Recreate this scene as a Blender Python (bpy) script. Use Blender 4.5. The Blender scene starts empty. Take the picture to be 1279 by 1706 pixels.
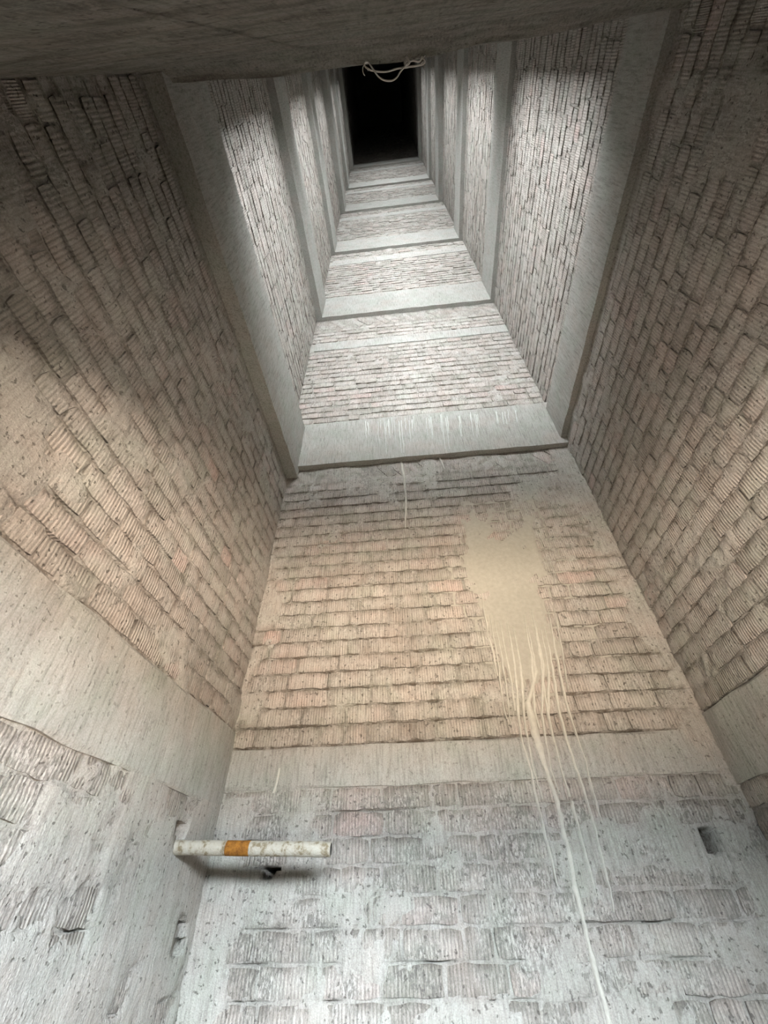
import bpy, math, random
import numpy as np
from mathutils import Matrix, Vector, Euler

C = bpy.context.scene.collection
rng = random.Random(7)
# ------------------------------------------------------------------ camera
F_PX = 697.63
ROWS = [(0.9951, 0.0978, -0.0173), (-0.0795, 0.6795, -0.7293), (-0.0596, 0.7271, 0.6839)]   # camera right, down, forward
cam = bpy.data.cameras.new('camera')
cam.sensor_fit = 'VERTICAL'; cam.sensor_height = 24.0
cam.lens = F_PX / 1706 * 24.0
cam.clip_start = 0.01; cam.clip_end = 200
cam.shift_x = (639.5 - 640) / 1706
cam_o = bpy.data.objects.new('camera', cam); C.objects.link(cam_o)
r0, r1, r2 = [Vector(r).normalized() for r in ROWS]
mw = Matrix((r0, -r1, -r2)).transposed().to_4x4()
cam_o.matrix_world = mw
bpy.context.scene.camera = cam_o

# ------------------------------------------------------------------ world, exposure, daylight through the landings
sc = bpy.context.scene
sc.view_settings.view_transform = 'Standard'
sc.view_settings.look = 'None'
sc.view_settings.gamma = 1.0
sc.view_settings.use_curve_mapping = False
sc.view_settings.exposure = 0.0
W = bpy.data.worlds.new('world'); sc.world = W; W.use_nodes = True
bg = W.node_tree.nodes['Background']
bg.inputs[0].default_value = (0.75, 0.86, 1.0, 1); bg.inputs[1].default_value = 0.02

def area(name, loc, target, sx, sy, power, col):
    l = bpy.data.lights.new(name, 'AREA'); l.shape = 'RECTANGLE'; l.size = sx; l.size_y = sy
    l.energy = power; l.color = col
    o = bpy.data.objects.new(name, l); C.objects.link(o)
    o.location = loc
    o.rotation_euler = (Vector(target) - Vector(loc)).to_track_quat('-Z', 'Y').to_euler()
    return o

# ground landing: cool sky low through the doorway, warm bounce off the sunlit ground, plus added fills
area('daylight_ground_sky', (1.3, -2.5, 1.65), (-0.3, 1.6, -0.3), 3.4, 1.9, 3800, (0.83, 0.93, 1.0))
area('ground_bounce_and_fill', (0.6, -5.4, -1.7), (0.6, -5.4, 1.0), 3.6, 3.6, 5300, (1.0, 0.83, 0.64))
area('ground_bounce_and_fill', (4.4, -5.0, -1.7), (4.4, -5.0, 1.0), 4.0, 4.8, 7600, (1.0, 0.83, 0.66))
area('ground_bounce_and_fill', (1.7, -1.3, -1.7), (1.7, -1.3, 1.0), 2.4, 1.6, 360, (1.0, 0.86, 0.72))  # added fill close to the doorway, lifts the upper left wall
area('ground_bounce_and_fill', (-0.9, -1.3, -1.7), (-0.9, -1.3, 1.0), 2.2, 1.6, 250, (1.0, 0.86, 0.72))  # added fill, mirrored to brighten the right wall
area('ground_bounce_and_fill', (-3.4, -4.6, -1.7), (-3.4, -4.6, 1.0), 3.6, 4.0, 3600, (1.0, 0.85, 0.70))  # added far fill aimed across at the right wall
# upper landings: daylight through each doorway, plus two added lamps that brighten the side walls
SILLS = [3.55, 6.85, 9.95, 13.25, 16.1]
for i, zf in enumerate(SILLS):
    k = (.95, 1.0, .72, .56, .46)[i]
    area('daylight_landing', (0.15, -2.2, zf + 1.45), (0.15, 2.4, zf + 1.45), 2.0, 1.7, 800 * k, (0.92, 0.97, 1.0))
    for sx in (-1, 1):
        area('landing_side_fill', (0.18 + 1.75 * sx, -1.7, zf + 1.5), (0.18 - .8 * sx, 0.6, zf + 1.45), 1.5, 1.7, 560 * k, (0.93, 0.97, 1.0))

# ------------------------------------------------------------------ measures (metres; camera at the origin)
YB, WL, WR, YN = 2.448, -1.064, 1.424, -0.08
CO = 0.101                                   # brick course
Z_TOP = 34.0  # shaft made taller so that its top falls dark
PIT = -1.75

# ------------------------------------------------------------------ small noise
def vnoise(x, y, seed):
    x = np.asarray(x, float); y = np.asarray(y, float)
    xi = np.floor(x).astype(np.int64); yi = np.floor(y).astype(np.int64)
    fx = x - xi; fy = y - yi
    fx = fx * fx * (3 - 2 * fx); fy = fy * fy * (3 - 2 * fy)
    def h(a, b):
        n = (a * 374761393 + b * 668265263 + seed * 974711) & 0x7fffffff
        n = ((n ^ (n >> 13)) * 1274126177) & 0x7fffffff
        return ((n ^ (n >> 16)) & 0xffff) / 65535.0
    return (h(xi, yi) * (1 - fx) + h(xi + 1, yi) * fx) * (1 - fy) + (h(xi, yi + 1) * (1 - fx) + h(xi + 1, yi + 1) * fx) * fy

def fbm(x, y, seed, n=4):
    s = 0; a = 0.5; t = 0
    for k in range(n):
        s = s + a * vnoise(np.asarray(x) * 2 ** k, np.asarray(y) * 2 ** k, seed + 17 * k); t += a; a *= 0.5
    return s / t

# ------------------------------------------------------------------ materials
def nodes_of(name):
    m = bpy.data.materials.new(name); m.use_nodes = True
    nt = m.node_tree; b = nt.nodes['Principled BSDF']
    b.inputs['Specular IOR Level'].default_value = 0.15
    return m, nt, b

class NB:
    def __init__(s, nt): s.nt = nt
    def n(s, t, **k):
        x = s.nt.nodes.new(t)
        for a, v in k.items(): setattr(x, a, v)
        return x
    def l(s, a, b): s.nt.links.new(a, b)
    def noise(s, vec, scale, detail=4, rough=0.6):
        x = s.n('ShaderNodeTexNoise'); x.inputs['Scale'].default_value = scale
        x.inputs['Detail'].default_value = detail; x.inputs['Roughness'].default_value = rough
        s.l(vec, x.inputs['Vector']); return x.outputs['Fac']
    def scale(s, vec, v):
        x = s.n('ShaderNodeVectorMath', operation='MULTIPLY'); s.l(vec, x.inputs[0]); x.inputs[1].default_value = v
        return x.outputs[0]
    def ramp(s, fac, stops, interp='LINEAR'):
        x = s.n('ShaderNodeValToRGB'); x.color_ramp.interpolation = interp
        e = x.color_ramp.elements
        while len(e) < len(stops): e.new(0.5)
        for q, (p, c) in zip(e, stops):
            q.position = p; q.color = (c, c, c, 1) if not isinstance(c, tuple) else (*c, 1)
        s.l(fac, x.inputs[0]); return x.outputs[0]
    def math(s, op, a, b=None):
        x = s.n('ShaderNodeMath', operation=op)
        for i, v in enumerate((a, b)):
            if v is None: continue
            if isinstance(v, (int, float)): x.inputs[i].default_value = v
            else: s.l(v, x.inputs[i])
        return x.outputs[0]
    def mix(s, fac, a, b, mode='MIX'):
        x = s.n('ShaderNodeMix', data_type='RGBA', blend_type=mode)
        for i, v in ((0, fac), (6, a), (7, b)):
            if isinstance(v, (int, float)): x.inputs[i].default_value = v
            elif isinstance(v, tuple): x.inputs[i].default_value = (*v, 1)
            else: s.l(v, x.inputs[i])
        return x.outputs[2]
    def bump(s, h, strength, dist, normal=None):
        x = s.n('ShaderNodeBump'); x.inputs['Strength'].default_value = strength; x.inputs['Distance'].default_value = dist
        s.l(h, x.inputs['Height'])
        if normal is not None: s.l(normal, x.inputs['Normal'])
        return x.outputs[0]

def masonry(name, kind):
    m, nt, b = nodes_of(name); q = NB(nt)
    pos = q.n('ShaderNodeNewGeometry').outputs['Position']
    b.inputs['Roughness'].default_value = 0.92
    streakn = q.noise(q.scale(pos, (95, 95, 9)), 1.0, 3, 0.6)          # washed-down vertical streaks
    big = q.noise(pos, 2.3, 6, 0.62)
    mid = q.noise(pos, 9.0, 6, 0.65)
    fine = q.noise(pos, 120.0, 3, 0.6)
    if kind == 'brick':
        oi = q.n('ShaderNodeObjectInfo').outputs['Random']
        at = q.n('ShaderNodeAttribute', attribute_name='tone').outputs['Fac']
        tone = q.math('FRACT', q.math('ADD', oi, at))
        col = q.ramp(tone, [(0.0, (.33, .29, .245)), (0.3, (.44, .385, .33)), (0.55, (.39, .345, .295)), (0.8, (.46, .40, .345)), (0.88, (.45, .375, .325)), (0.96, (.475, .365, .315))], 'CONSTANT')
        washm = q.ramp(q.math('ADD', q.math('MULTIPLY', big, .5), q.math('MULTIPLY', mid, .5)), [(.42, 0.15), (.60, .90)])
        col = q.mix(washm, col, (.50, .465, .41))
        rim = q.n('ShaderNodeAttribute', attribute_name='rim').outputs['Fac']
        rm = q.math('MULTIPLY', q.math('POWER', rim, 1.6), q.ramp(q.noise(pos, 11.0, 5, .7), [(.42, .75), (.62, .0)]))
        col = q.mix(rm, col, (.15, .125, .10))
    elif kind == 'mortar':
        col = q.ramp(mid, [(.3, (.36, .33, .285)), (.7, (.50, .465, .41))])
        jt = q.n('ShaderNodeAttribute', attribute_name='joint').outputs['Fac']
        jm = q.math('MULTIPLY', jt, q.ramp(q.noise(pos, 14.0, 5, .7), [(.40, 1.0), (.60, .18)]))
        col = q.mix(jm, col, (.135, .110, .085))
    elif kind == 'rough':
        col = q.ramp(q.noise(q.scale(pos, (5, 16, 16)), 1.0, 7, .7), [(.32, (.19, .17, .14)), (.5, (.32, .295, .25)), (.7, (.40, .375, .325))])
    elif kind == 'concrete':
        col = q.ramp(mid, [(.3, (.35, .335, .295)), (.7, (.44, .42, .375))])
        col = q.mix(q.ramp(big, [(.45, 0.0), (.70, 0.55)]), col, (.36, .33, .29))
    # vertical streaks of cement wash
    col = q.mix(.9, col, q.ramp(streakn, [(.28, .66), (.5, 1.0), (.75, 1.16)]), 'MULTIPLY')
    # soot and lichen specks gather in irregular patches
    sep = q.n('ShaderNodeSeparateXYZ'); q.l(pos, sep.inputs[0])
    damp = q.ramp(q.math('ADD', q.math('MULTIPLY', sep.outputs['Z'], .5), .5), [(.68, .11), (.72, 0.0)])      # splash zone near the pit is dirtier
    patch = q.ramp(q.math('ADD', q.noise(pos, 4.5, 8, .7), damp if kind == 'brick' else 0.0), [(.47, 0.0), (.72, 1.0)])
    speck = q.ramp(q.noise(q.scale(pos, (120, 120, 45)), 1.0, 3, .7), [(.46, 1.0), (.56, 0.0)])
    dirt = q.math('MULTIPLY', q.math('MULTIPLY', patch, speck), .75 if kind != 'concrete' else .35)
    col = q.mix(dirt, col, (.13, .115, .10))
    pits = q.ramp(q.noise(pos, 55.0, 2, .5), [(.30, 1.0), (.36, 0.0)])
    col = q.mix(q.math('MULTIPLY', pits, .3 if kind == 'concrete' else .7), col, (.10, .088, .075))
    col = q.mix(.8, col, q.ramp(q.noise(pos, 190.0, 2, .6), [(.30, .78), (.5, 1.0), (.70, 1.18)]), 'MULTIPLY')
    # faint green and pink tinges
    hue = q.noise(pos, 6.0, 2, .5)
    col = q.mix(.35, col, q.ramp(hue, [(.3, (.88, 1.0, .92)), (.5, (1, 1, 1)), (.7, (1.08, .95, .92))]), 'MULTIPLY')
    if kind == 'brick':
        tc = q.n('ShaderNodeTexCoord').outputs['Object']
        w = q.n('ShaderNodeTexWave', wave_type='BANDS', bands_direction='X', wave_profile='SIN')
        w.inputs['Scale'].default_value = 21; w.inputs['Distortion'].default_value = 1.2
        w.inputs['Detail'].default_value = 2; w.inputs['Detail Scale'].default_value = 3
        q.l(tc, w.inputs['Vector'])
        ribm = q.ramp(mid, [(.38, 1.0), (.66, .15)])
        wf = q.math('MULTIPLY', w.outputs['Fac'], ribm)
        col = q.mix(ribm, col, q.ramp(w.outputs['Fac'], [(.0, .68), (.5, 1.05)]), 'MULTIPLY')
    col = q.mix(1.0, col, (.725, .745, .785), 'MULTIPLY')
    q.l(col, b.inputs['Base Color'])
    h = q.math('ADD', q.math('MULTIPLY', streakn, .8), q.math('MULTIPLY', fine, .5))
    h = q.math('SUBTRACT', h, q.math('MULTIPLY', pits, 1.2))
    nrm = q.bump(h, .55, .006)
    if kind == 'brick':
        nrm = q.bump(wf, .6, .004, nrm)
    elif kind == 'rough':
        nrm = q.bump(q.noise(q.scale(pos, (9, 32, 32)), 1.0, 7, .72), 1.0, .03, nrm)
    elif kind == 'mortar':
        nrm = q.bump(q.noise(pos, 30, 5, .7), .6, .012, nrm)
    q.l(nrm, b.inputs['Normal'])
    return m

BRICK = masonry('ribbed_brick', 'brick')
MORTAR = masonry('cement_mortar', 'mortar')
CONC = masonry('cast_concrete', 'concrete')
ROUGH = masonry('pitted_concrete', 'rough')

def plain(name, stops, scale, rough=.8, bump=.3, stretch=(1, 1, 1)):
    m, nt, b = nodes_of(name); q = NB(nt)
    pos = q.n('ShaderNodeNewGeometry').outputs['Position']
    f = q.noise(q.scale(pos, stretch), scale, 5, .65)
    q.l(q.ramp(f, stops), b.inputs['Base Color']); b.inputs['Roughness'].default_value = rough
    q.l(q.bump(q.noise(pos, scale * 4, 3), bump, .004), b.inputs['Normal'])
    return m
LIME = plain('lime_slurry', [(.3, (.26, .25, .222)), (.7, (.32, .305, .268))], 40, .85, .5)
DRIP = plain('slurry_runs', [(.3, (.37, .355, .32)), (.7, (.46, .445, .40))], 40, .85, .5)
LIMEW = plain('white_lime', [(.3, (.38, .38, .365)), (.7, (.48, .48, .46))], 40, .85, .5)
CORD = plain('dusty_cord', [(.3, (.82, .78, .75)), (.7, (.92, .89, .87))], 60, .6, .3)
GROUND = plain('dusty_ground', [(.3, (.34, .27, .20)), (.7, (.46, .38, .29))], 3, .95, .5)
RUST = plain('orange_rust', [(.35, (.13, .05, .010)), (.65, (.27, .12, .02))], 60, .85, .6)
STEELC = plain('cement_caked_steel', [(.38, (.16, .13, .085)), (.48, (.30, .275, .23)), (.62, (.335, .315, .27))], 32, .8, .8)
BORE = plain('dark_bore', [(.3, (.03, .028, .025)), (.7, (.06, .055, .05))], 30, .9, .2)

# ------------------------------------------------------------------ object helpers
def mesh_of(name, verts, faces, mat, smooth=True, tone=None, **attrs):
    me = bpy.data.meshes.new(name)
    me.from_pydata([tuple(v) for v in verts], [], [tuple(f) for f in faces])
    me.materials.append(mat)
    if smooth: me.polygons.foreach_set('use_smooth', [True] * len(me.polygons))
    if tone is not None:
        a = me.attributes.new('tone', 'FLOAT', 'POINT'); a.data.foreach_set('value', list(tone))
    for k, d in attrs.items():
        a = me.attributes.new(k, 'FLOAT', 'POINT'); a.data.foreach_set('value', list(d))
    me.update(); return me

def obj(name, me, parent=None, kind=None, label=None, cat=None, loc=None, group=None):
    o = bpy.data.objects.new(name, me); C.objects.link(o)
    if parent is not None: o.parent = parent
    if loc is not None: o.location = loc
    if kind: o['kind'] = kind
    if label: o['label'] = label
    if cat: o['category'] = cat
    if group: o['group'] = group
    return o

class Frame:
    """Wall frame: local x along the wall, y out of the wall into the shaft, z up."""
    def __init__(s, origin, rz):
        s.o = Vector(origin); s.rz = rz; s.R = Matrix.Rotation(rz, 3, 'Z'); s.Ri = s.R.transposed()
    def local(s, p): return s.Ri @ (Vector(p) - s.o)
    def world(s, p): return s.R @ Vector(p) + s.o
BACK = Frame((0, YB, 0), math.pi)            # local x = -X
LEFT = Frame((WL, 0, 0), -math.pi / 2)       # local x = -Y
LEFT_UP = Frame((-1.115, 0, 0), -math.pi / 2)
RIGHT = Frame((WR, 0, 0), math.pi / 2)       # local x = +Y
NEAR = Frame((0, YN, 0), 0.0)

def in_view(p, margin=14):
    p = Vector(p); w = p.dot(r2)
    if w < 0.05: return False
    x = 640 + F_PX * p.dot(r0) / w; y = 853 + F_PX * p.dot(r1) / w
    return -margin < x < 1279 + margin and -margin < y < 1706 + margin

def px_wall(fr, x, y, depth=0.0):
    """Local point of a wall where the sight line of a pixel meets it (used to survey the stains)."""
    d = r0 * ((x - 640) / F_PX) + r1 * ((y - 853) / F_PX) + r2
    n = fr.R @ Vector((0, 1, 0)); t = (fr.o + n * depth).dot(n) / d.dot(n)
    return fr.local(d * t)
def px_z(x, y, z):
    d = r0 * ((x - 640) / F_PX) + r1 * ((y - 853) / F_PX) + r2
    return d * (z / d.z)

# ------------------------------------------------------------------ bricks: worn ribbed faces, about 40 triangles each
def brick_data(L, H, r, nx=4, nz=2, chip=0.0045, depth=0.05):
    v = []; f = []; rim_w = []
    for j in range(nz + 1):
        for i in range(nx + 1):
            ed = i in (0, nx) or j in (0, nz)
            x = -L / 2 + L * i / nx; z = H * j / nz
            x += r.uniform(-chip, chip); z += r.uniform(-chip, chip)
            if (i in (0, nx)) and (j in (0, nz)):
                x *= .97; z += .006 * (1 if j == 0 else -1)
            y = r.uniform(-.004, -.0005) if ed else r.uniform(-.001, .002)
            v.append((x, y, z)); rim_w.append(1.0 if j == nz else (.55 if ed else 0.0))
    for j in range(nz):
        for i in range(nx):
            a = j * (nx + 1) + i; f.append((a + 1, a, a + nx + 1, a + nx + 2))
    rim = [i for i in range(nx + 1)] + [(j + 1) * (nx + 1) - 1 for j in range(1, nz + 1)] + \
          [nz * (nx + 1) + i for i in range(nx - 1, -1, -1)] + [j * (nx + 1) for j in range(nz - 1, 0, -1)]
    k0 = len(v); n = len(rim)
    for i in rim: v.append(v[i])
    for i in rim: v.append((v[i][0], -depth, v[i][2]))
    for k in range(n):
        q = (k + 1) % n; f.append((k0 + k, k0 + q, k0 + n + q, k0 + n + k))
    return v, f, rim_w + [1.0] * (2 * n)
H_B = CO - 0.011
VAR = {}
for kind, L, n in (('s', .239, 14), ('h', .113, 8), ('q', .170, 6)):
    VAR[kind] = []
    for k in range(n):
        v, f, w_ = brick_data(L, H_B, rng, 6 if kind == 's' else 4, 2)
        VAR[kind].append((L, mesh_of('brick', v, f, BRICK, True, [0.0] * len(v), rim=w_), v, f))

def courses(z0, z1, u0, u1, r, pitch=CO, head=.22):
    """Rows of (kind, centre u, z) that fill a wall area."""
    out = []; n = int(round((z1 - z0) / pitch)); p = (z1 - z0) / max(n, 1)
    for j in range(n):
        z = z0 + j * p; u = u0 + 0.006 - (r.choice((0, .12, .06)) + r.uniform(0, .03))
        while u < u1 - .02:
            k = 'h' if r.random() < head else ('q' if r.random() < .06 else 's')
            L = VAR[k][0][0]; a = max(u, u0 + .004); b = min(u + L, u1 - .004)
            if b - a > .05: out.append((k, (a + b) / 2, z + .0105, (b - a) / L))
            u += L + .011
    return out, p

# ------------------------------------------------------------------ a brick wall panel: mortar bed (the structure mesh) + its bricks
class Panel:
    pass
def wall_panel(name, fr, u0, u1, zones, label, smear, seed, holes=(), single=True, maxparts=300, res=.022, deep=.55, base=-.0075, dark=1.0, low=-9.0):
    """zones: list of (z0, z1, kind) with kind 'brick', 'diag' or 'plain'."""
    r = random.Random(seed)
    rows = []; rowt = []
    bricks = []
    for z0, z1, kind in zones:
        if kind == 'brick':
            cs, p = courses(z0, z1, u0, u1, r)
            n = int(round((z1 - z0) / p))
            bricks += [c + (p,) for c in cs]
            prof = ((.0, 0), (.003, 2), (.0075, 1), (.0105, 0), (.028, 3), (.062, 3), (.094, 3)) if single else ((.0, 0), (.005, 1), (.011, 3), (.05, 3), (.092, 3))
            for j in range(n):
                for t, k in prof: rows.append(z0 + j * p + t * p / CO); rowt.append(k)
        else:
            n = max(2, int((z1 - z0) / .03))
            for j in range(n): rows.append(z0 + (z1 - z0) * j / n); rowt.append(4 if kind == 'diag' else 5)
    rows.append(zones[-1][1]); rowt.append(0)
    us = np.concatenate([[u0 - .05], np.linspace(u0, u1, max(2, int((u1 - u0) / res)) + 1), [u1 + .05]])
    U, Z = np.meshgrid(us, np.array(rows)); T = np.array(rowt)[:, None] * np.ones_like(U)
    d = base + .010 * (fbm(U * 14, Z * 14, seed) - .5) + .008 * (fbm(U * 4, Z * 4, seed + 3) - .5)
    crack = fbm(U * 3.2 + np.round(Z / CO) * 7.7, Z * 9, seed + 5, 3)
    cm = np.clip((crack - deep) * 9, 0, 1) * np.where(Z < low, np.clip((fbm(U * 5, Z * 9, seed + 21, 3) - .52) * 8, 0, 1), 1.0)
    d = np.where(T == 2, d - .030 * cm, d); d = np.where(T == 1, d - .018 * cm, d)
    d = np.where(T == 3, np.minimum(d, -.011), d)
    s = smear(U, Z)                                     # 0 bare bricks .. 1 plastered over
    sn = fbm(U * 5, Z * 6, seed + 9, 5) + .25 * (fbm(U * 30, Z * 30, seed + 11, 2) - .5)
    cover = np.clip((sn - (1 - s)) * 14, 0, 1)
    d = d * (1 - cover) + cover * (.0055 + .007 * (fbm(U * 8, Z * 11, seed + 13) - .45) - np.where(T < 3, .004, 0) * (1 - s))
    for hu, hz, hr in holes:
        d = d - .30 * np.clip(1.3 - np.hypot((U - hu) / hr[0], (Z - hz) / hr[1]), 0, 1) ** .5 * (np.hypot((U - hu) / hr[0], (Z - hz) / hr[1]) < 1.2)
    verts = np.stack([U, d, Z], -1).reshape(-1, 3); nu = len(us)
    faces = []
    for j in range(len(rows) - 1):
        for i in range(nu - 1):
            a = j * nu + i; faces.append((a + 1, a, a + nu, a + nu + 1))
    jw = ((1 - cover) * np.where(T == 5, 0, np.where(T == 3, .38, np.where(T == 4, .45, 1.0))) * dark * np.where(Z < low, .22, 1.0))
    for hu, hz, hr in holes: jw = np.maximum(jw, 2.2 * (np.hypot((U - hu) / hr[0], (Z - hz) / hr[1]) < 1.15))  # holes coloured dark too, painting in their shade
    jw = jw.reshape(-1)
    w = obj(name, mesh_of(name, verts, faces, MORTAR, True, None, joint=jw), None, 'structure', label, 'wall')
    w.location = fr.o; w.rotation_euler = (0, 0, fr.rz)
    # bricks
    indiv = []; rest = []
    for k, u, z, sx, p in bricks:
        if any(abs(u - hu) < hr[0] + .05 and z < hz < z + H_B and hr[0] > .02 for hu, hz, hr in holes): continue
        (indiv if single and in_view(fr.world((u, 0, z + .04))) else rest).append((k, u, z, sx))
    if len(indiv) > maxparts:
        indiv.sort(key=lambda b: fr.world((b[1], 0, b[2])).length)
        rest += indiv[maxparts:]; indiv = indiv[:maxparts]
    for k, u, z, sx in indiv:
        L, me, v, f = r.choice(VAR[k])
        o = obj('brick', me, w, None, None, None, (u, r.gauss(0, .0022), z + r.uniform(-.0015, .0015)))
        o.scale = (sx, 1, r.uniform(.975, 1.02)); o.rotation_euler = (0, r.gauss(0, .004), 0)
    V = []; Fc = []; tn = []; rw = []
    for k, u, z, sx in rest:
        v, f, w_ = brick_data(VAR[k][0][0] * sx, H_B, r, 2, 2); rw += w_
        n0 = len(V); dn = r.gauss(0, .0022); t = r.random()
        V += [(a + u, b + dn, c + z) for a, b, c in v]; Fc += [tuple(i + n0 for i in q) for q in f]; tn += [t] * len(v)
    if V: obj('brick', mesh_of('brick', V, Fc, BRICK, True, tn, rim=rw), w, 'stuff')
    # slanted closing course under the beam above
    for z0, z1, kind in zones:
        if kind != 'diag': continue
        h = z1 - z0; u = u0 + .02; ang = math.radians(33)
        while u < u1 - .08:
            L = h / math.cos(ang) * .80
            v, f, w_ = brick_data(.088, L, r, 2, 4 if single else 2)
            ca, sa = math.cos(ang), math.sin(ang)
            vv = [(x * ca + (z - L / 2) * sa, y - .002, z0 + h / 2 + (z - L / 2) * ca - x * sa) for x, y, z in v]
            cx = u + .09; dn = r.gauss(-.004, .004)
            if single:
                if in_view(fr.world((cx, 0, z0 + h / 2))):
                    obj('brick', mesh_of('brick', [(x, y, z - z0) for x, y, z in vv], f, BRICK, True, [0.0] * len(v), rim=w_), w, None, None, None, (cx, dn, z0))
            u += .124
    return w

# ------------------------------------------------------------------ irregular concrete bars
def bar_mesh(name, x0, x1, prof, mat, seed, step=.05, amp=.004, bow=None):
    """prof: list of (y, z) round the section, extruded along x with slightly uneven edges."""
    n = max(2, int((x1 - x0) / step)); r = random.Random(seed); V = []; Fc = []; m = len(prof)
    for i in range(n + 1):
        x = x0 + (x1 - x0) * i / n; b = bow(x) if bow else 0
        for k, (y, z) in enumerate(prof):
            V.append((x, y + b * (y > -.05) + amp * (float(vnoise(x * 9, k * 3.7, seed)) - .5) * 2, z + amp * (float(vnoise(x * 7, k * 5.1 + 40, seed)) - .5) * 2))
    for i in range(n):
        for k in range(m):
            a = i * m + k; b = i * m + (k + 1) % m
            Fc.append((a, b, b + m, a + m))
    Fc.append(tuple(range(m))[::-1]); Fc.append(tuple(n * m + k for k in range(m)))
    return mesh_of(name, V, Fc, mat, False)

def beam_seg(parent, fr, u0, u1, proud, z0, z1, seed, bow=None, wall=.22):
    q = 5; prof = [(-wall, z0 - .3), (-.012, z0 - .3), (proud * .35, z0 - .12)] if bow else [(-wall, z0)]
    if not bow: prof = [(-wall, z0)]
    prof = prof + ([(proud * .8, z0 - .02)] if bow else [(-wall * (1 - t / 3) + proud * t / 3, z0) for t in (1, 2)]) + [(proud, z0)] + \
        [(proud, z0 + (z1 - z0) * t / q) for t in range(1, q)] + [(proud, z1), (-wall, z1)]
    o = obj('beam_segment', bar_mesh('beam_segment', u0, u1, prof, ROUGH if bow else CONC, seed, .06, .0035, bow), parent, 'structure')
    o.location = fr.o; o.rotation_euler = (0, 0, fr.rz)
    return o

def ring(name, label, seed, L, B, Rr, N):
    """L/B/R/N: (inner coordinate, z0, z1) of the four sides."""
    e = obj(name, None, None, 'structure', label, 'beam')
    e.location = (0, 0, 0)
    segs = {}
    segs['B'] = beam_seg(e, BACK, -WR - .2, -WL + .2, YB - B[0], B[1], B[2], seed)
    segs['L'] = beam_seg(e, LEFT, -YB + .0, .075, L[0] - WL, L[1], L[2], seed + 1)
    segs['R'] = beam_seg(e, RIGHT, -.075, YB - .0, WR - Rr[0], Rr[1], Rr[2], seed + 2)
    segs['N'] = beam_seg(e, NEAR, WL - .2, WR + .2, N[0] - YN, N[1], N[2], seed + 3, N[3] if len(N) > 3 else None)
    return e, segs

def near_bow(x):      # the near edge is cast slightly bowed
    return -.033 * max(0, (abs(x - .05) - .25)) ** 1.0 + .006 * math.sin(x * 9)
R1, SEG1 = ring('trim_1', 'lowest concrete ring beam, right above the large brick walls, with white lime runs', 100,
                (-.973, 2.81, 3.50), (2.40, 2.912, 3.55), (1.384, 2.99, 3.45), (-.006, 2.917, 3.53, near_bow))
BX = [(-1.03, 1.379), (-1.04, 1.358), (-1.00, 1.32), (-1.03, 1.35), (-1.01, 1.33)]
BZ = [(6.20, 6.91), (9.28, 9.98), (12.6, 13.3), (15.5, 16.15), (19.1, 19.8)]
ORD = ['second', 'third', 'fourth', 'fifth', 'topmost']
for i, ((xl, xr), (z0, z1)) in enumerate(zip(BX, BZ)):
    ring('trim_%d' % (i + 2), '%s concrete ring beam up the shaft, counted from the lowest' % ORD[i], 200 + 10 * i,
         (xl, z0, z1), (2.40, z0, z1), (xr, z0, z1), (YN + .03, z0, z1))

# ------------------------------------------------------------------ waist bands (tie beams flush with the brickwork)
def band(name, label, fr, u0, u1, z0, z1, seed, proud=.006):
    prof = [(-.1, z0), (proud - .004, z0), (proud, z0 + .012), (proud + .002, (z0 + z1) / 2), (proud, z1 - .012), (proud - .004, z1), (-.1, z1)]
    o = obj(name, bar_mesh(name, u0, u1, prof, CONC, seed, .04, .005), None, 'structure', label, 'tie beam')
    o.location = fr.o; o.rotation_euler = (0, 0, fr.rz)
    return o
band('trim_7', 'pale concrete tie beam across the back wall above the rusty pipe', BACK, -WR, -WL, .435, .622, 31)
band('trim_8', 'wide smooth concrete tie beam in the left wall', LEFT, -YB, .07, .362, .715, 32, .008)
band('trim_9', 'grey concrete tie beam in the right wall', RIGHT, -.07, YB, .382, .690, 33)

# ------------------------------------------------------------------ ground walls
def sm_back(U, Z):
    X = -U
    s = .30 + .0 * U
    s = s + .30 * np.clip((-.86 - X) / .08, 0, 1) * (Z < 2.1) + .26 * np.clip((X - 1.22) / .1, 0, 1)
    s = s + .16 * (Z < .42) + .12 * np.clip((Z - 2.1) / .4, 0, 1)
    return s
def sm_left(U, Z):
    Y = -U
    s = .38 + .29 * np.clip((.50 - Z) / .15, 0, 1)
    s = s + .20 * np.clip(1.2 - np.hypot((Y - .55) / .5, (Z - 1.0) / .5), 0, 1) + .12 * np.clip((Y - 2.2) / .2, 0, 1)
    return s
def sm_right(U, Z):
    return .26 + .22 * np.clip((.40 - Z) / .1, 0, 1) + .10 * np.clip((Z - 1.8) / .5, 0, 1) + .2 * np.clip((.25 - np.abs(U - .3)) / .2, 0, 1)

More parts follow.
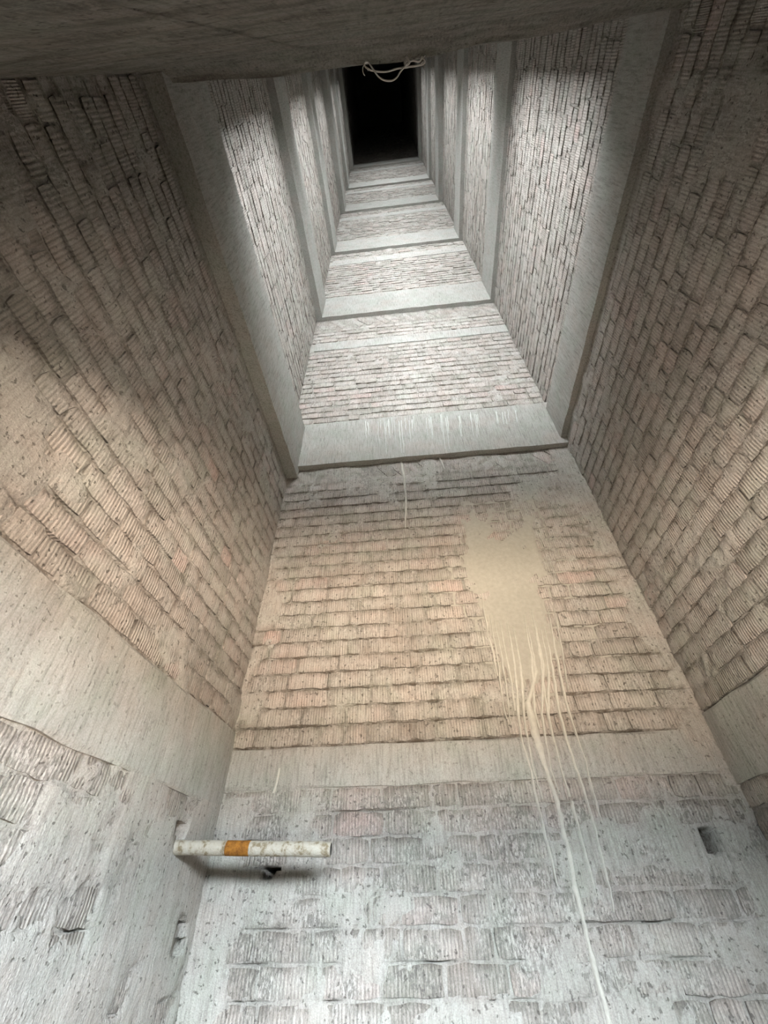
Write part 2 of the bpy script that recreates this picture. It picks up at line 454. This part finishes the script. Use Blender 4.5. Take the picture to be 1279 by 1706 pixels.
def hole(fr, x, y, ru, rz):
    p = px_wall(fr, x, y); return (p.x, p.z, (ru, rz))
nb = int((.431 - PIT) / .101); zb = .431 - nb * .101
wb = wall_panel('wall_back', BACK, -WR, -WL, [(PIT, zb, 'plain'), (zb, .431, 'brick'), (.431, .624, 'plain'), (.624, 2.704, 'brick'), (2.704, 2.93, 'diag')],
                'back brick wall of the lowest storey with a cream slurry splash', sm_back, 41, [hole(BACK, 1185, 1400, .032, .042), hole(BACK, 450, 1448, .03, .008)], deep=.38, low=.43)
nl = int((.360 - PIT) / .101); zl = .360 - nl * .101
wl = wall_panel('wall_left', LEFT, -YB, .08, [(PIT, zl, 'plain'), (zl, .360, 'brick'), (.360, .717, 'plain'), (.717, 2.737, 'brick'), (2.737, 2.83, 'plain')],
                'left brick wall of the lowest storey, plastered smooth near the bottom', sm_left, 43,
                [hole(LEFT, 301, 1382, .035, .03), hole(LEFT, 300, 1545, .03, .02), hole(LEFT, 296, 1580, .04, .018), hole(LEFT, 118, 406, .02, .025)], dark=.75, low=.36)
nr = int((.380 - PIT) / .101); zr = .380 - nr * .101
wr = wall_panel('wall_right', RIGHT, -.08, YB, [(PIT, zr, 'plain'), (zr, .380, 'brick'), (.380, .692, 'plain'), (.692, 2.914, 'brick'), (2.914, 3.02, 'plain')],
                'right brick wall of the lowest storey, grey and shaded', sm_right, 47, [hole(RIGHT, 1073, 930, .018, .02)], dark=.85, low=.38)

# near wall pieces round the doorways
def box_data(x0, x1, y0, y1, z0, z1):
    v = [(x, y, z) for z in (z0, z1) for y in (y0, y1) for x in (x0, x1)]
    return v, [(0, 2, 3, 1), (4, 5, 7, 6), (0, 1, 5, 4), (2, 6, 7, 3), (0, 4, 6, 2), (1, 3, 7, 5)]
def rough_slab(x0, x1, z0, z1, seed, res=.03, amp=.010):
    """A wall piece with an uneven plastered face towards the shaft, 0.2 m thick (local y 0 .. -0.2)."""
    us = np.linspace(x0, x1, max(2, int((x1 - x0) / res)) + 1); zs = np.linspace(z0, z1, max(2, int((z1 - z0) / res)) + 1)
    U, Z = np.meshgrid(us, zs); d = amp * (fbm(U * 8, Z * 16, seed, 5) - .5)
    V = [tuple(p) for p in np.stack([U, d, Z], -1).reshape(-1, 3)]; nu, nz = len(us), len(zs); Fc = []
    for j in range(nz - 1):
        for i in range(nu - 1):
            a = j * nu + i; Fc.append((a + 1, a, a + nu, a + nu + 1))
    rim = [i for i in range(nu)] + [j * nu + nu - 1 for j in range(1, nz)] + [(nz - 1) * nu + i for i in range(nu - 2, -1, -1)] + [j * nu for j in range(nz - 2, 0, -1)]
    k0 = len(V)
    for i in rim: V.append((V[i][0], -.2, V[i][2]))
    n = len(rim)
    for k in range(n): Fc.append((rim[k], rim[(k + 1) % n], k0 + (k + 1) % n, k0 + k))
    Fc.append(tuple(k0 + k for k in range(n))[::-1])
    return V, Fc
def near_wall(k, z0, z1, dx0, dx1, dz0, dz1, label):
    e = obj('wall_near', None, None, 'structure', label, 'wall'); e.location = NEAR.o
    parts = [('door_jamb', WL - .2, dx0, z0, z1), ('door_jamb', dx1, WR + .2, z0, z1), ('lintel', dx0, dx1, dz1, z1)]
    if dz0 > z0 + .02: parts.append(('light_block_sill', dx0, dx1, z0, dz0))  # unseen raised sill, added to block low daylight
    for q, (n, a, b, c, d) in enumerate(parts):
        V, Fc = rough_slab(a, b, c, d, 300 + 10 * k + q, .035 if k == 0 else .2)
        obj(n, mesh_of(n, V, Fc, ROUGH), e, 'structure')
near_wall(0, PIT, 2.66, -.30, .92, -.32, .728, 'near wall over the doorway at the top edge of the photo')

# ------------------------------------------------------------------ upper storeys
LV = [(3.50, 6.22), (6.88, 9.30), (9.95, 12.62), (13.27, 15.52), (16.12, 19.12), (19.77, Z_TOP)]
TO = ['second', 'third', 'fourth', 'fifth', 'sixth', 'dark top']
def flat(v): return lambda U, Z: v + 0 * U
for i, (z0, z1) in enumerate(LV):
    if i == 0:
        zb_ = [(z0, 3.62, 'plain'), (3.62, 5.236, 'brick'), (5.236, 5.47, 'plain'), (5.47, 5.874, 'brick'), (5.874, 6.22, 'diag')]
        bz = (5.245, 5.46)
    else:
        bz = (z0 + (z1 - z0) * .72, z0 + (z1 - z0) * .72 + .28)
        zb_ = [(z0, bz[0], 'brick'), (bz[0], bz[1], 'plain'), (bz[1], z1, 'brick')]
    one = i == 0
    rs = .03 if one else .07
    name = TO[i]
    wall_panel('wall_back', BACK, -WR, 1.115, zb_, 'back brick wall of the %s storey' % name, flat(.34), 500 + i, single=one, maxparts=300, res=rs)
    if i < 5: band('trim_%d' % (10 + i), 'tie beam in the back wall of the %s storey' % name, BACK, -WR, -WL, bz[0], bz[1], 600 + i)
    wall_panel('wall_left', LEFT_UP, -YB, .08, [(z0 - .1, z1, 'brick')], 'left brick wall of the %s storey' % name, flat(.12), 520 + i, single=one, maxparts=300, res=rs, deep=.36, base=-.009, dark=.62)
    wall_panel('wall_right', RIGHT, -.08, YB, [(z0 - .1, z1, 'brick')], 'right brick wall of the %s storey' % name, flat(.12), 540 + i, single=one, maxparts=300, res=rs, deep=.36, base=-.009, dark=.62)
    if i < 5:
        near_wall(i + 1, z0 - .02, z1, -.42, .76, SILLS[i] + .45, SILLS[i] + 2.15, 'near wall with the doorway of the %s storey' % name)
    else:
        e = obj('wall_near', None, None, 'structure', 'closed near wall of the dark top storey', 'wall'); e.location = NEAR.o
        V, Fc = rough_slab(WL - .2, WR + .2, z0 - .02, z1, 399, .2)
        obj('wall_panel', mesh_of('wall_panel', V, Fc, MORTAR), e, 'structure')

v, f = box_data(WL - .4, WR + .4, YN - .4, YB + .4, Z_TOP - .02, Z_TOP + .2)
obj('ceiling', mesh_of('ceiling', v, f, CONC, False), None, 'structure', 'dark concrete slab closing the top of the shaft', 'ceiling')
v, f = box_data(-5, 8, -9, YB + .3, PIT - .2, PIT)
obj('floor', mesh_of('floor', v, f, GROUND, False), None, 'structure', 'dusty ground under the shaft and outside its doorway', 'floor')
for i, zf in enumerate(SILLS):
    v, f = box_data(-3.5, 4.0, -4.0, YN - .2, zf - .32, zf - .12)
    obj('floor', mesh_of('floor', v, f, CONC, False), None, 'structure', 'concrete landing slab outside the doorway of the %s storey' % TO[i], 'floor')

# ------------------------------------------------------------------ cream slurry splash and its runs on the back wall
def tape(name, fr, pts, mat, parent, seed, proud=.004, thick=.004):
    """A dried run of slurry: a low rounded ridge along px points (x, y, half width in px)."""
    r = random.Random(seed); P = []
    dens = []
    for (x0, y0, w0), (x1, y1, w1) in zip(pts, pts[1:]):
        n = max(2, int(math.hypot(x1 - x0, y1 - y0) / 12))
        for k in range(n): t = k / n; dens.append((x0 + (x1 - x0) * t, y0 + (y1 - y0) * t, w0 + (w1 - w0) * t))
    dens.append(pts[-1])
    V = []; Fc = []
    for k, (x, y, w) in enumerate(dens):
        j = r.uniform(-.8, .8) if 0 < k < len(dens) - 1 else 0
        w = w * r.uniform(.75, 1.25)
        a = px_wall(fr, x - w + j, y); b = px_wall(fr, x + w + j, y); c = (a + b) / 2; hw = (b - a) / 2
        for t, dd in ((-1, -.006), (-.6, proud), (0, proud + thick), (.6, proud), (1, -.006)):
            p = c + hw * t; V.append((p.x, dd, p.z))
    m = 5
    for k in range(len(dens) - 1):
        for i in range(m - 1):
            a = k * m + i; Fc.append((a, a + 1, a + m + 1, a + m))
    o = obj(name, mesh_of(name, V, Fc, mat, True), parent)
    return o
def splash(fr, parent):
    # thin sheet that thins out at its edges, dipping below the brick faces where it ends
    us = np.linspace(-1.12, -.22, 80); zs = np.linspace(.80, 2.35, 130); U, Z = np.meshgrid(us, zs); X = -U
    lo = np.interp(Z, [.8, 1.0, 1.45, 1.9, 2.2, 2.35], [.47, .43, .42, .36, .34, .36]); hi = np.interp(Z, [.8, 1.0, 1.45, 1.9, 2.2, 2.35], [.76, .79, .82, .92, 1.02, 1.05])
    inside = np.minimum(X - lo, hi - X) / .07
    top = np.clip((2.45 - Z) / .75, 0, 1); bot = np.clip((Z - .86) / .2, 0, 1)
    n = fbm(X * 16, Z * 5, 77, 4) - .5
    v = np.clip(inside, -1, 1.0) * .5 + n * 1.2 + (bot - 1) * .9 + (top - 1) * .9 + .12
    D = np.clip(v, -1, 1) * .011 - .0005
    D = np.where(D > .0, .0025 + D * .3, D - .004)
    V = np.stack([U, D, Z], -1).reshape(-1, 3); nu = len(us); Fc = []
    keep = D > -.0085
    for j in range(len(zs) - 1):
        for i in range(nu - 1):
            if keep[j, i] or keep[j + 1, i] or keep[j, i + 1] or keep[j + 1, i + 1]:
                a = j * nu + i; Fc.append((a + 1, a, a + nu, a + nu + 1))
    o = obj('slurry_splash', mesh_of('slurry_splash', V, Fc, LIME, True), parent, None, 'smooth cream slurry splash')
splash(BACK, wb)
RUNS = [
    [(893, 1120, 4), (880, 1170, 5), (894, 1232, 8), (910, 1285, 4.5), (928, 1335, 4.5), (940, 1390, 4), (949, 1430, 4.5), (958, 1480, 4.5), (966, 1510, 4), (977, 1560, 4.5), (990, 1610, 4.5), (1004, 1665, 5), (1015, 1706, 5)],
    [(858, 1110, 3), (863, 1190, 3), (870, 1240, 2), (884, 1285, 2.3), (893, 1330, 2.5), (906, 1385, 2.6), (917, 1430, 2.4), (928, 1476, 1.4)],
    [(868, 1120, 3), (872, 1190, 3), (880, 1240, 2), (889, 1285, 1.8), (903, 1332, 1)],
    [(905, 1110, 4), (902, 1190, 3), (910, 1240, 2), (918, 1285, 1.8), (931, 1323, 1.6)],
    [(914, 1120, 3), (913, 1190, 3), (924, 1240, 2), (936, 1290, 2), (949, 1328, 1.8)],
    [(920, 1115, 3), (932, 1190, 3), (944, 1232, 2.4), (957, 1275, 2.6), (972, 1315, 2.4), (985, 1360, 2.2), (992, 1385, 2.4), (1002, 1430, 2.2), (1015, 1480, 2), (1022, 1520, 1.4)],
    [(926, 1090, 3), (943, 1170, 2.4), (959, 1220, 2), (975, 1270, 2), (985, 1310, 2.2), (1002, 1372, 1.2)],
    [(933, 1333, 2), (952, 1335, 3), (962, 1375, 2.2), (972, 1415, 2.4), (981, 1445, 2.4), (993, 1494, 1.3)],
    [(829, 1100, 2), (832, 1130, 1.6), (836, 1165, 1.6), (844, 1199, 1.3)],
    [(836, 1100, 2), (843, 1140, 1.6), (850, 1205, 1.3)],
    [(846, 1110, 2.4), (852, 1140, 2), (858, 1185, 2)],
    [(815, 1065, 2), (822, 1090, 2), (829, 1128, 1.4)],
    [(886, 1100, 3), (889, 1150, 3), (891, 1185, 2.4), (899, 1215, 1.6)],
    [(899, 1090, 3), (907, 1150, 2.6), (912, 1190, 2.4)],
    [(935, 1080, 1.6), (941, 1120, 1.4), (947, 1150, 1)],
    [(953, 1443, 2.2), (959, 1490, 2), (966, 1522, 1.2)],
    [(1030, 1540, 1.2), (1036, 1570, 1.2), (1040, 1590, .8)],
    [(668, 768, 2.5), (674, 800, 2.5), (676, 840, 2), (675, 880, 1.2)],
    [(732, 762, 2), (740, 782, 1.2)],
    [(466, 1280, 3), (461, 1305, 2.6), (455, 1322, 1.4)],
]
for i, pts in enumerate(RUNS):
    if i < 15 and pts[0][1] < 1130:
        (x0, y0, w0) = pts[0]; pts = [(x0 - 14, y0 - 75, .4)] + pts
    tape('slurry_drip', BACK, pts, DRIP, wb, 700 + i, .010 if i < 17 else .006, .003)
# white lime runs down the face of the lowest ring beam
FACE = Frame((0, 2.40, 0), math.pi)
rr = random.Random(5)
for i in range(46):
    x = rr.choice((rr.uniform(606, 690), rr.uniform(610, 720), rr.uniform(640, 800), rr.uniform(600, 800), rr.uniform(825, 862))) if i > 4 else (640, 664, 668, 735, 742)[i]
    y0 = 697 - (x - 640) * .08 + rr.uniform(0, 8); ln = rr.uniform(14, 45) if i > 4 else 62; w = rr.uniform(.5, 1.2)
    if x > 800: ln = 20
    y1 = min(y0 + ln, 757 - (x - 640) * .085)
    s = .075 + (x - 640) / 2500
    o = tape('lime_drip', FACE, [(x, y0, w * 1.3), (x + (y1 - y0) * s * .5, (y0 + y1) / 2, w), (x + (y1 - y0) * s, y1, w * .6)], LIMEW, None, 800 + i, .002, .003)
    o.parent = SEG1['B']; o.location = (0, YB - 2.40, 0)

# ------------------------------------------------------------------ stub of scaffold pipe from the left wall
def tube(segs, n=20):
    V = []; Fc = []
    for x, r in segs:
        for k in range(n):
            a = 2 * math.pi * k / n; V.append((x, r * math.cos(a), r * math.sin(a)))
    for j in range(len(segs) - 1):
        for k in range(n):
            a = j * n + k; b = j * n + (k + 1) % n; Fc.append((a, a + n, b + n, b))
    return V, Fc
PY, PZ = 2.10, .186
pipe = obj('scaffold_pipe', None, None, None, 'cement-caked steel scaffold pipe stub sticking out of the left wall near the corner', 'pipe', (WL, PY, PZ))
r = random.Random(12); R = .0245
ends = px_wall(Frame((0, PY, 0), math.pi), 551, 1415); X1 = -ends.x - WL
xa = -px_wall(Frame((0, PY, 0), math.pi), 378, 1412).x - WL; xb = -px_wall(Frame((0, PY, 0), math.pi), 417, 1412).x - WL
dz = ends.z - PZ
seg = [(-.08, R)] + [(t, R + r.uniform(-.0004, .0012)) for t in np.linspace(0, xa, 14)]
V, Fc = tube(seg); obj('pipe_end_in_wall', mesh_of('pipe_shell', V, Fc, STEELC), pipe, None, 'pipe length caked with grey cement')
V, Fc = tube([(xa, R + .0004), (xa + .003, R + .0008)] + [(t, R + .0008) for t in np.linspace(xa + .004, xb - .004, 4)] + [(xb, R + .0004)])
obj('rust_patch', mesh_of('rust_patch', V, Fc, RUST), pipe, None, 'bare orange rusty stretch of the pipe')
seg = [(t, R + r.uniform(-.0004, .0016)) for t in np.linspace(xb, X1, 18)] + [(X1 + .001, R - .001), (X1 + .001, R - .004)]
V, Fc = tube(seg); obj('pipe_free_end', mesh_of('pipe_shell', V, Fc, STEELC), pipe, None, 'pipe length spattered with pale cement')
V, Fc = tube([(X1 + .0008, R - .004), (X1 - .12, R - .004), (X1 - .121, .0005)]); obj('bore', mesh_of('bore', V, Fc, BORE), pipe, None, 'dark open bore')
pipe.rotation_euler = (0, -math.atan2(dz, X1), 0)

# ------------------------------------------------------------------ tangled cord hanging from the near edge of the ring beam
def cord_curve(name, pts, rad, mat, parent=None):
    cu = bpy.data.curves.new(name, 'CURVE'); cu.dimensions = '3D'
    sp = cu.splines.new('BEZIER'); sp.bezier_points.add(len(pts) - 1)
    for b, p in zip(sp.bezier_points, pts):
        b.co = p; b.handle_left_type = b.handle_right_type = 'AUTO'
    cu.bevel_depth = rad; cu.bevel_resolution = 2; cu.resolution_u = 5; cu.materials.append(mat)
    o = bpy.data.objects.new(name, cu); C.objects.link(o)
    dg = bpy.context.evaluated_depsgraph_get(); me = bpy.data.meshes.new_from_object(o.evaluated_get(dg))
    bpy.data.objects.remove(o)
    me.polygons.foreach_set('use_smooth', [True] * len(me.polygons))
    return obj(name, me, parent)
base = px_z(703, 95, 2.905)
cord = obj('cord', None, None, None, 'dusty white looped cord hanging from the edge of the near beam', 'cord', base)
def cpts(L): return [px_z(x, y, z) - base for x, y, z in L]
cord_curve('cord_loop', cpts([(703, 95, 2.91), (707, 105, 2.87), (695, 109.4, 2.86), (677.7, 112, 2.85), (660.5, 114.5, 2.84), (643, 119.4, 2.83), (622.6, 118, 2.83), (614, 115.4, 2.83), (607, 106.8, 2.84),
    (611.4, 103.4, 2.84), (616.6, 108.5, 2.82), (624.3, 119.7, 2.80), (633, 130, 2.78), (648.4, 134.7, 2.77), (658.8, 131, 2.78), (667.4, 118.8, 2.80), (677.7, 107.5, 2.83), (686.3, 101.3, 2.86), (698.3, 102.5, 2.88), (702.7, 94.8, 2.91)]), .0034, CORD, cord)
cord_curve('knot', cpts([(674, 105, 2.84), (679, 101, 2.85), (681, 106, 2.83), (676, 108, 2.835), (674, 103, 2.85), (680, 99, 2.86), (677, 95, 2.88)]), .0042, CORD, cord)
for L in ([(607, 107, 2.84), (604, 114, 2.83), (606, 124, 2.82), (608, 126, 2.82)], [(698, 103, 2.88), (704, 97, 2.90), (708, 93, 2.91)], [(700, 108, 2.86), (706, 103, 2.87), (708, 106, 2.86)], [(611, 112, 2.83), (613, 118, 2.82)]):
    cord_curve('frayed_end', cpts(L), .0018, CORD, cord)
